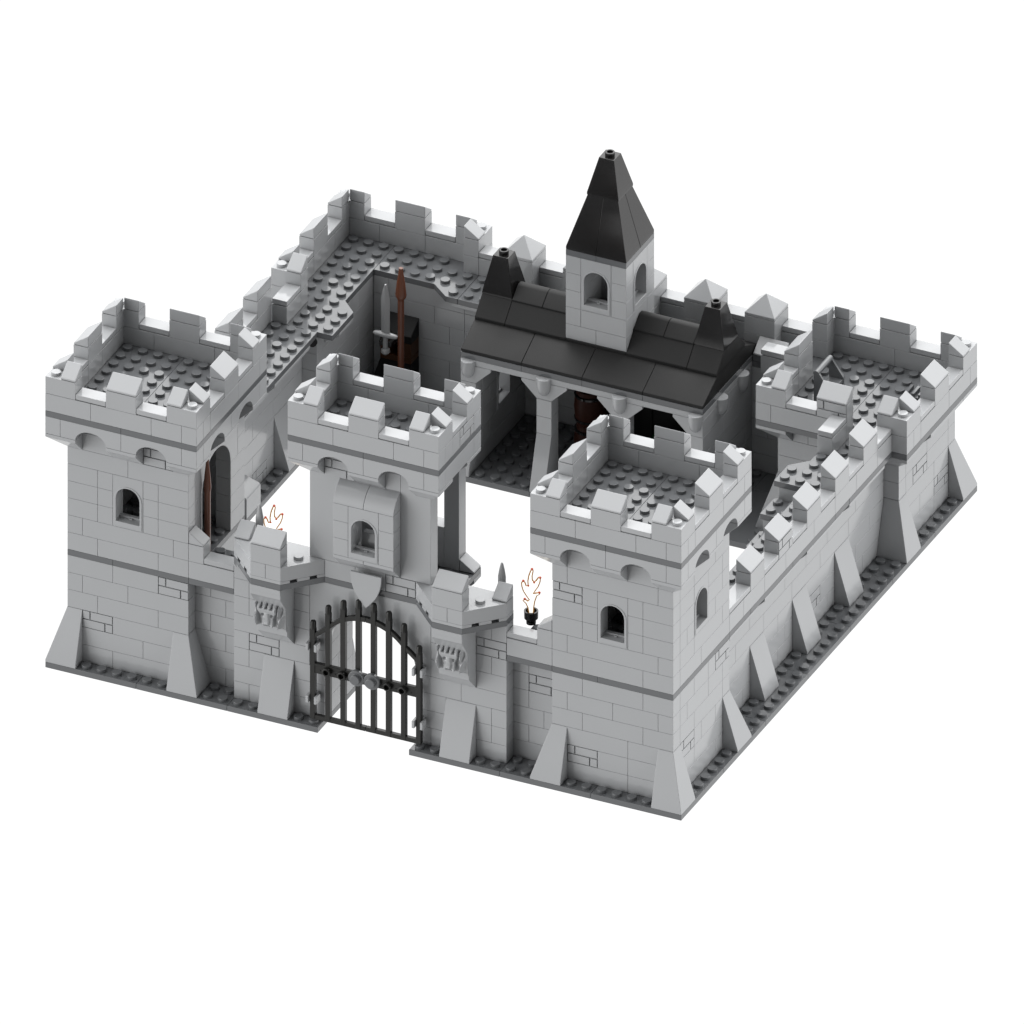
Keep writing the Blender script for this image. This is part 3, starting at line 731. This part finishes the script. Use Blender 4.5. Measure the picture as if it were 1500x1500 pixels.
def spear(name, x, y, z0, z1, mat, headlen, label, r=.2, rh=.27):
    t = thing(name, label, 'spear', (x, y, z0))
    s = MB(); s.lathe(x, y, [(r, z0), (r, z1-headlen)], 16); part(s, 'shaft', mat, t, bevel=0)
    hd = MB()
    def ring(a, b, z): return [(x+a*cos(2*pi*i/16), y+b*sin(2*pi*i/16), z) for i in range(16)]
    zb = z1 - headlen
    hd.rings([ring(r, r, zb-.02), ring(rh*.92, rh*.75, zb+.09*headlen), ring(rh, rh*.75, zb+.16*headlen), ring(rh*.74, rh*.55, zb+.55*headlen), ring(rh*.42, rh*.4, zb+.86*headlen), ring(rh*.38, rh*.36, z1)])
    part(hd, 'spear_head', mat, t, bevel=0)
spear('spear', 6.92, 35.6, .4, 10.15, 'brown', 2.2, 'brown spear standing beside the upturned grey sword', rh=.36)
spear('lance', 9.3, 3.05, 8.0, 15.3, 'brown', 2.3, 'brown lance standing beside the arched tower doorway', r=.2, rh=.25)
def blade(x, y, label):
    t = thing('spear', label, 'spear', (x, y, 8))
    s = MB(); s.lathe(x, y, [(.16, 8.0), (.16, 10.4)], 14); part(s, 'shaft', 'steel', t, bevel=0)
    hd = MB(); rr = [(.16, 10.3), (.22, 10.6), (.25, 11.6), (.25, 12.45), (.17, 12.95), (.09, 13.3), (.05, 13.38), (.01, 13.4)]
    hd.rings([[(x+a*cos(2*pi*i/16), y+a*.7*sin(2*pi*i/16), z) for i in range(16)] for a, z in rr]); part(hd, 'spear_head', 'steel', t, bevel=0)
blade(13.0, 2.5, 'grey leaf-bladed spear between the doorway tower and the half hidden torch')
blade(29.0, 2.5, 'grey leaf-bladed spear pointing up beside the full torch')

sw = thing('sword', 'flat grey sword held upside down with its blade pointing up', 'sword', (5.9, 35.6, 3.9))
x, y = 5.9, 35.6
b = MB(); bl_ = [(.3, 5.3), (.3, 7.75), (.18, 8.35), (.06, 8.74)]
b.rings([[(x-a, y, z), (x, y-.13, z), (x+a, y, z), (x, y+.13, z)] for a, z in bl_]); part(b, 'blade', 'steel', sw, bevel=.02)
b = MB(); b.rings([[(x+xx, y + r*cos(2*pi*i/12), 5.22 + r*.8*sin(2*pi*i/12)) for i in range(12)] for xx, r in ((-.78, .1), (-.66, .17), (-.25, .22), (.25, .22), (.66, .17), (.78, .1))]); part(b, 'guard', 'steel', sw, bevel=0)
b = MB(); b.lathe(x, y, [(.15, 4.2), (.17, 4.6), (.15, 5.1)], 14); part(b, 'grip', 'steel', sw, bevel=0)
b = MB(); b.lathe(x, y, [(.05, 3.86), (.2, 3.92), (.29, 4.05), (.26, 4.2), (.14, 4.3)], 16); part(b, 'pommel', 'steel', sw, bevel=0)

cb = thing('hearth', 'black and brown hearth with a sloping hood against the far wall behind the spear', 'hearth', (6, 37, 0))
m = MB(); m.rings([[(4.4, 36.05, .4), (7, 36.05, .4), (7, 38, .4), (4.4, 38, .4)], [(4.95, 36.95, 2.7), (7, 36.95, 2.7), (7, 38, 2.7), (4.95, 38, 2.7)]]); part(m, 'base', 'matte_black', cb)
m = MB(); m.box(4.95, 36.85, 2.7, 7, 38, 3.1, .01); m.box(6.3, 36.85, 3.1, 7, 38, 4.1, .01); m.box(4.95, 36.85, 3.1, 5.6, 38, 4.1, .01); part(m, 'firebox', 'umber', cb)
m = MB(); m.px([(36.85, 4.1), (38, 4.1), (38, 5.35), (36.85, 4.6)], 4.95, 7.0); part(m, 'hood', 'matte_black', cb)
m = MB(); m.box(5.5, 35.55, 4.45, 5.72, 36.9, 4.75); m.box(6.08, 35.55, 4.45, 6.3, 36.9, 4.75); part(m, 'clip', 'black', cb)

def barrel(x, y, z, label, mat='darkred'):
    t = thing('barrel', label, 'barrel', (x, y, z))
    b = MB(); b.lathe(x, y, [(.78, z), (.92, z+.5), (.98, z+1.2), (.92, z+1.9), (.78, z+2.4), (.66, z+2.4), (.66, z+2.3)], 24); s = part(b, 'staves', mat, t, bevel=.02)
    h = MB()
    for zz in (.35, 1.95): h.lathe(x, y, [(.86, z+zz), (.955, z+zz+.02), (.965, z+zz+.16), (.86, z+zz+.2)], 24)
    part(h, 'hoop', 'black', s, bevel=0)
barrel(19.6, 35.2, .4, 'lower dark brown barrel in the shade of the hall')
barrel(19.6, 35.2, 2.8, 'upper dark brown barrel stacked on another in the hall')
cp = thing('backdrop', 'tall black cupboard added to darken the rear of the hall behind the barrels', 'backdrop', (24, 37.4, .4))  # added black sheet standing in for the shade at the hall's rear
m = MB(); m.box(17.9, 37, .4, 27.95, 37.98, 7.5, .01); part(m, 'backdrop_slab', 'matte_black', cp)
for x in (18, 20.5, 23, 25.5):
    m = MB(); m.box(x, 36.9, .6, x+2.4, 37.0, 7.3, .02); d = part(m, 'door', 'matte_black', cp)  # raised panels and knobs dress the added dark sheet
    m = MB(); m.lathe(x+2.1, 4, [(.08, 36.92), (.12, 36.8), (.05, 36.76)], 12, 'y'); part(m, 'backdrop_knob', 'black', d, bevel=0)
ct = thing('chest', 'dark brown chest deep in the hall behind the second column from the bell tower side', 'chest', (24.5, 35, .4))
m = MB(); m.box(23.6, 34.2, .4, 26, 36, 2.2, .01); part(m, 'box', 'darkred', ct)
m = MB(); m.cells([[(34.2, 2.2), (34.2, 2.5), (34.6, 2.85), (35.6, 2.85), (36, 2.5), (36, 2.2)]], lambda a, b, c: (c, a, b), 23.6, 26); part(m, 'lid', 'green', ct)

fr = thing('winch_frame', 'dark grey frame with two triangular cheeks and a round bar on the bastion floor', 'frame', (35, 36.3, 8))
ck = [(34.3, 8.0), (35.0, 8.0), (35.4, 8.5), (35.4, 8.9), (34.65, 10.0), (34.4, 10.05), (34.3, 9.9)]
for yy in (35.3, 37.15):
    m = MB(); m.py(ck if yy < 36 else [(34.5, 8.0), (35.4, 8.3), (35.4, 8.9), (34.65, 10.0), (34.4, 10.05)], yy, yy+.16); part(m, 'cheek', 'dark', fr, bevel=.02)
m = MB(); m.box(34.5, 35.46, 8.55, 35.38, 37.15, 8.8); part(m, 'seat', 'dark', fr, bevel=.02)
m = MB(); m.tube([(34.47, 35.28, 9.98), (34.47, 37.33, 9.98)], .19, 14); part(m, 'bar', 'dark', fr, bevel=0)
gr = thing('grille_tile', 'small dark grey slotted grille lying on the studded bastion floor', 'grille', (40, 38.5, 8))
m = MB(); m.box(39.02, 38.02, 8.0, 40.98, 38.98, 8.16)
for i in range(5): m.box(39.02 + i*.44, 38.02, 8.16, 39.22 + i*.44, 38.98, 8.4)
part(m, 'grille', 'dark', gr, bevel=.02)

# ================================================================== light, world, camera
# made-up world glow of soft lobes, strengths fitted to surface brightness: (direction, brightness)
FITTED_LOBES = [
    ((0.321, 0.557, -0.766), 0.699),
    ((-0.321, 0.557, -0.766), 0.505),
    ((-0.643, 0.0, -0.766), 0.356),
    ((0.321, -0.557, -0.766), 0.822),
    ((0.927, 0.0, -0.375), 0.965),
    ((0.656, 0.656, -0.375), 0.234),
    ((0.0, 0.927, -0.375), 0.515),
    ((-0.656, 0.656, -0.375), 0.623),
    ((-0.927, 0.0, -0.375), 0.89),
    ((-0.656, -0.656, -0.375), 1.217),
    ((0.656, -0.656, -0.375), 0.031),
    ((0.99, 0.0, 0.139), 2.305),
    ((0.801, 0.582, 0.139), 1.8),
    ((0.306, 0.942, 0.139), 0.625),
    ((-0.306, 0.942, 0.139), 0.472),
    ((-0.801, 0.582, 0.139), 0.041),
    ((-0.801, -0.582, 0.139), 4.256),
    ((-0.306, -0.942, 0.139), 0.407),
    ((0.0, 0.819, 0.574), 2.579),
    ((0.235, 0.407, 0.883), 0.741),
    ((-0.235, 0.407, 0.883), 5.737),
    ((-0.469, 0.0, 0.883), 1.615),
]
SPREAD = 9.0
world = bpy.data.worlds.new('World'); scene.world = world; world.use_nodes = True
nt = world.node_tree; bg = nt.nodes['Background']; N = nt.nodes.new; K = nt.links.new
tc = N('ShaderNodeTexCoord'); total = None
for d_, v_ in FITTED_LOBES:
    dt = N('ShaderNodeVectorMath'); dt.operation = 'DOT_PRODUCT'; dt.inputs[1].default_value = d_; K(tc.outputs['Generated'], dt.inputs[0])
    ma = N('ShaderNodeMath'); ma.operation = 'MULTIPLY_ADD'; ma.inputs[1].default_value = SPREAD; ma.inputs[2].default_value = -SPREAD; K(dt.outputs['Value'], ma.inputs[0])
    ex = N('ShaderNodeMath'); ex.operation = 'EXPONENT'; K(ma.outputs[0], ex.inputs[0])
    ad = N('ShaderNodeMath'); ad.operation = 'MULTIPLY_ADD'; ad.inputs[1].default_value = v_; K(ex.outputs[0], ad.inputs[0])
    if total is None: ad.inputs[2].default_value = 0
    else: K(total.outputs[0], ad.inputs[2])
    total = ad
K(total.outputs[0], bg.inputs['Strength']); bg.inputs['Color'].default_value = (1, 1, 1, 1)
from mathutils import Vector, Matrix

th, ph, sc_ = math.atan2(10.33, 22.19), math.asin(.5187), 24.477
r = Vector((cos(th), sin(th), 0)); f = Vector((-sin(th)*cos(ph), cos(th)*cos(ph), -sin(ph))); u = r.cross(f)
# point of the ground seen in the middle of the picture
ax, ay, bx, by = 22.19, 5.36, 10.33, -11.45
pu, pv = 750 - 66, 750 - 976; det = ax*by - bx*ay
cx_, cy_ = (pu*by - pv*bx)/det, (ax*pv - ay*pu)/det
cam = bpy.data.cameras.new('camera'); co = bpy.data.objects.new('camera', cam); COL.objects.link(co)
cam.type = 'ORTHO'; cam.ortho_scale = 1500/sc_*S; cam.clip_start = .001; cam.clip_end = 20
co.matrix_world = Matrix.Translation((Vector((cx_, cy_, 0)) - f*150)*S) @ Matrix((r, u, -f)).transposed().to_4x4()
scene.camera = co
scene.view_settings.view_transform = 'Standard'; scene.view_settings.look = 'None'
scene.view_settings.exposure = 0; scene.view_settings.gamma = 1; scene.view_settings.use_curve_mapping = False
scene.cycles.max_bounces = 8; scene.cycles.diffuse_bounces = 1
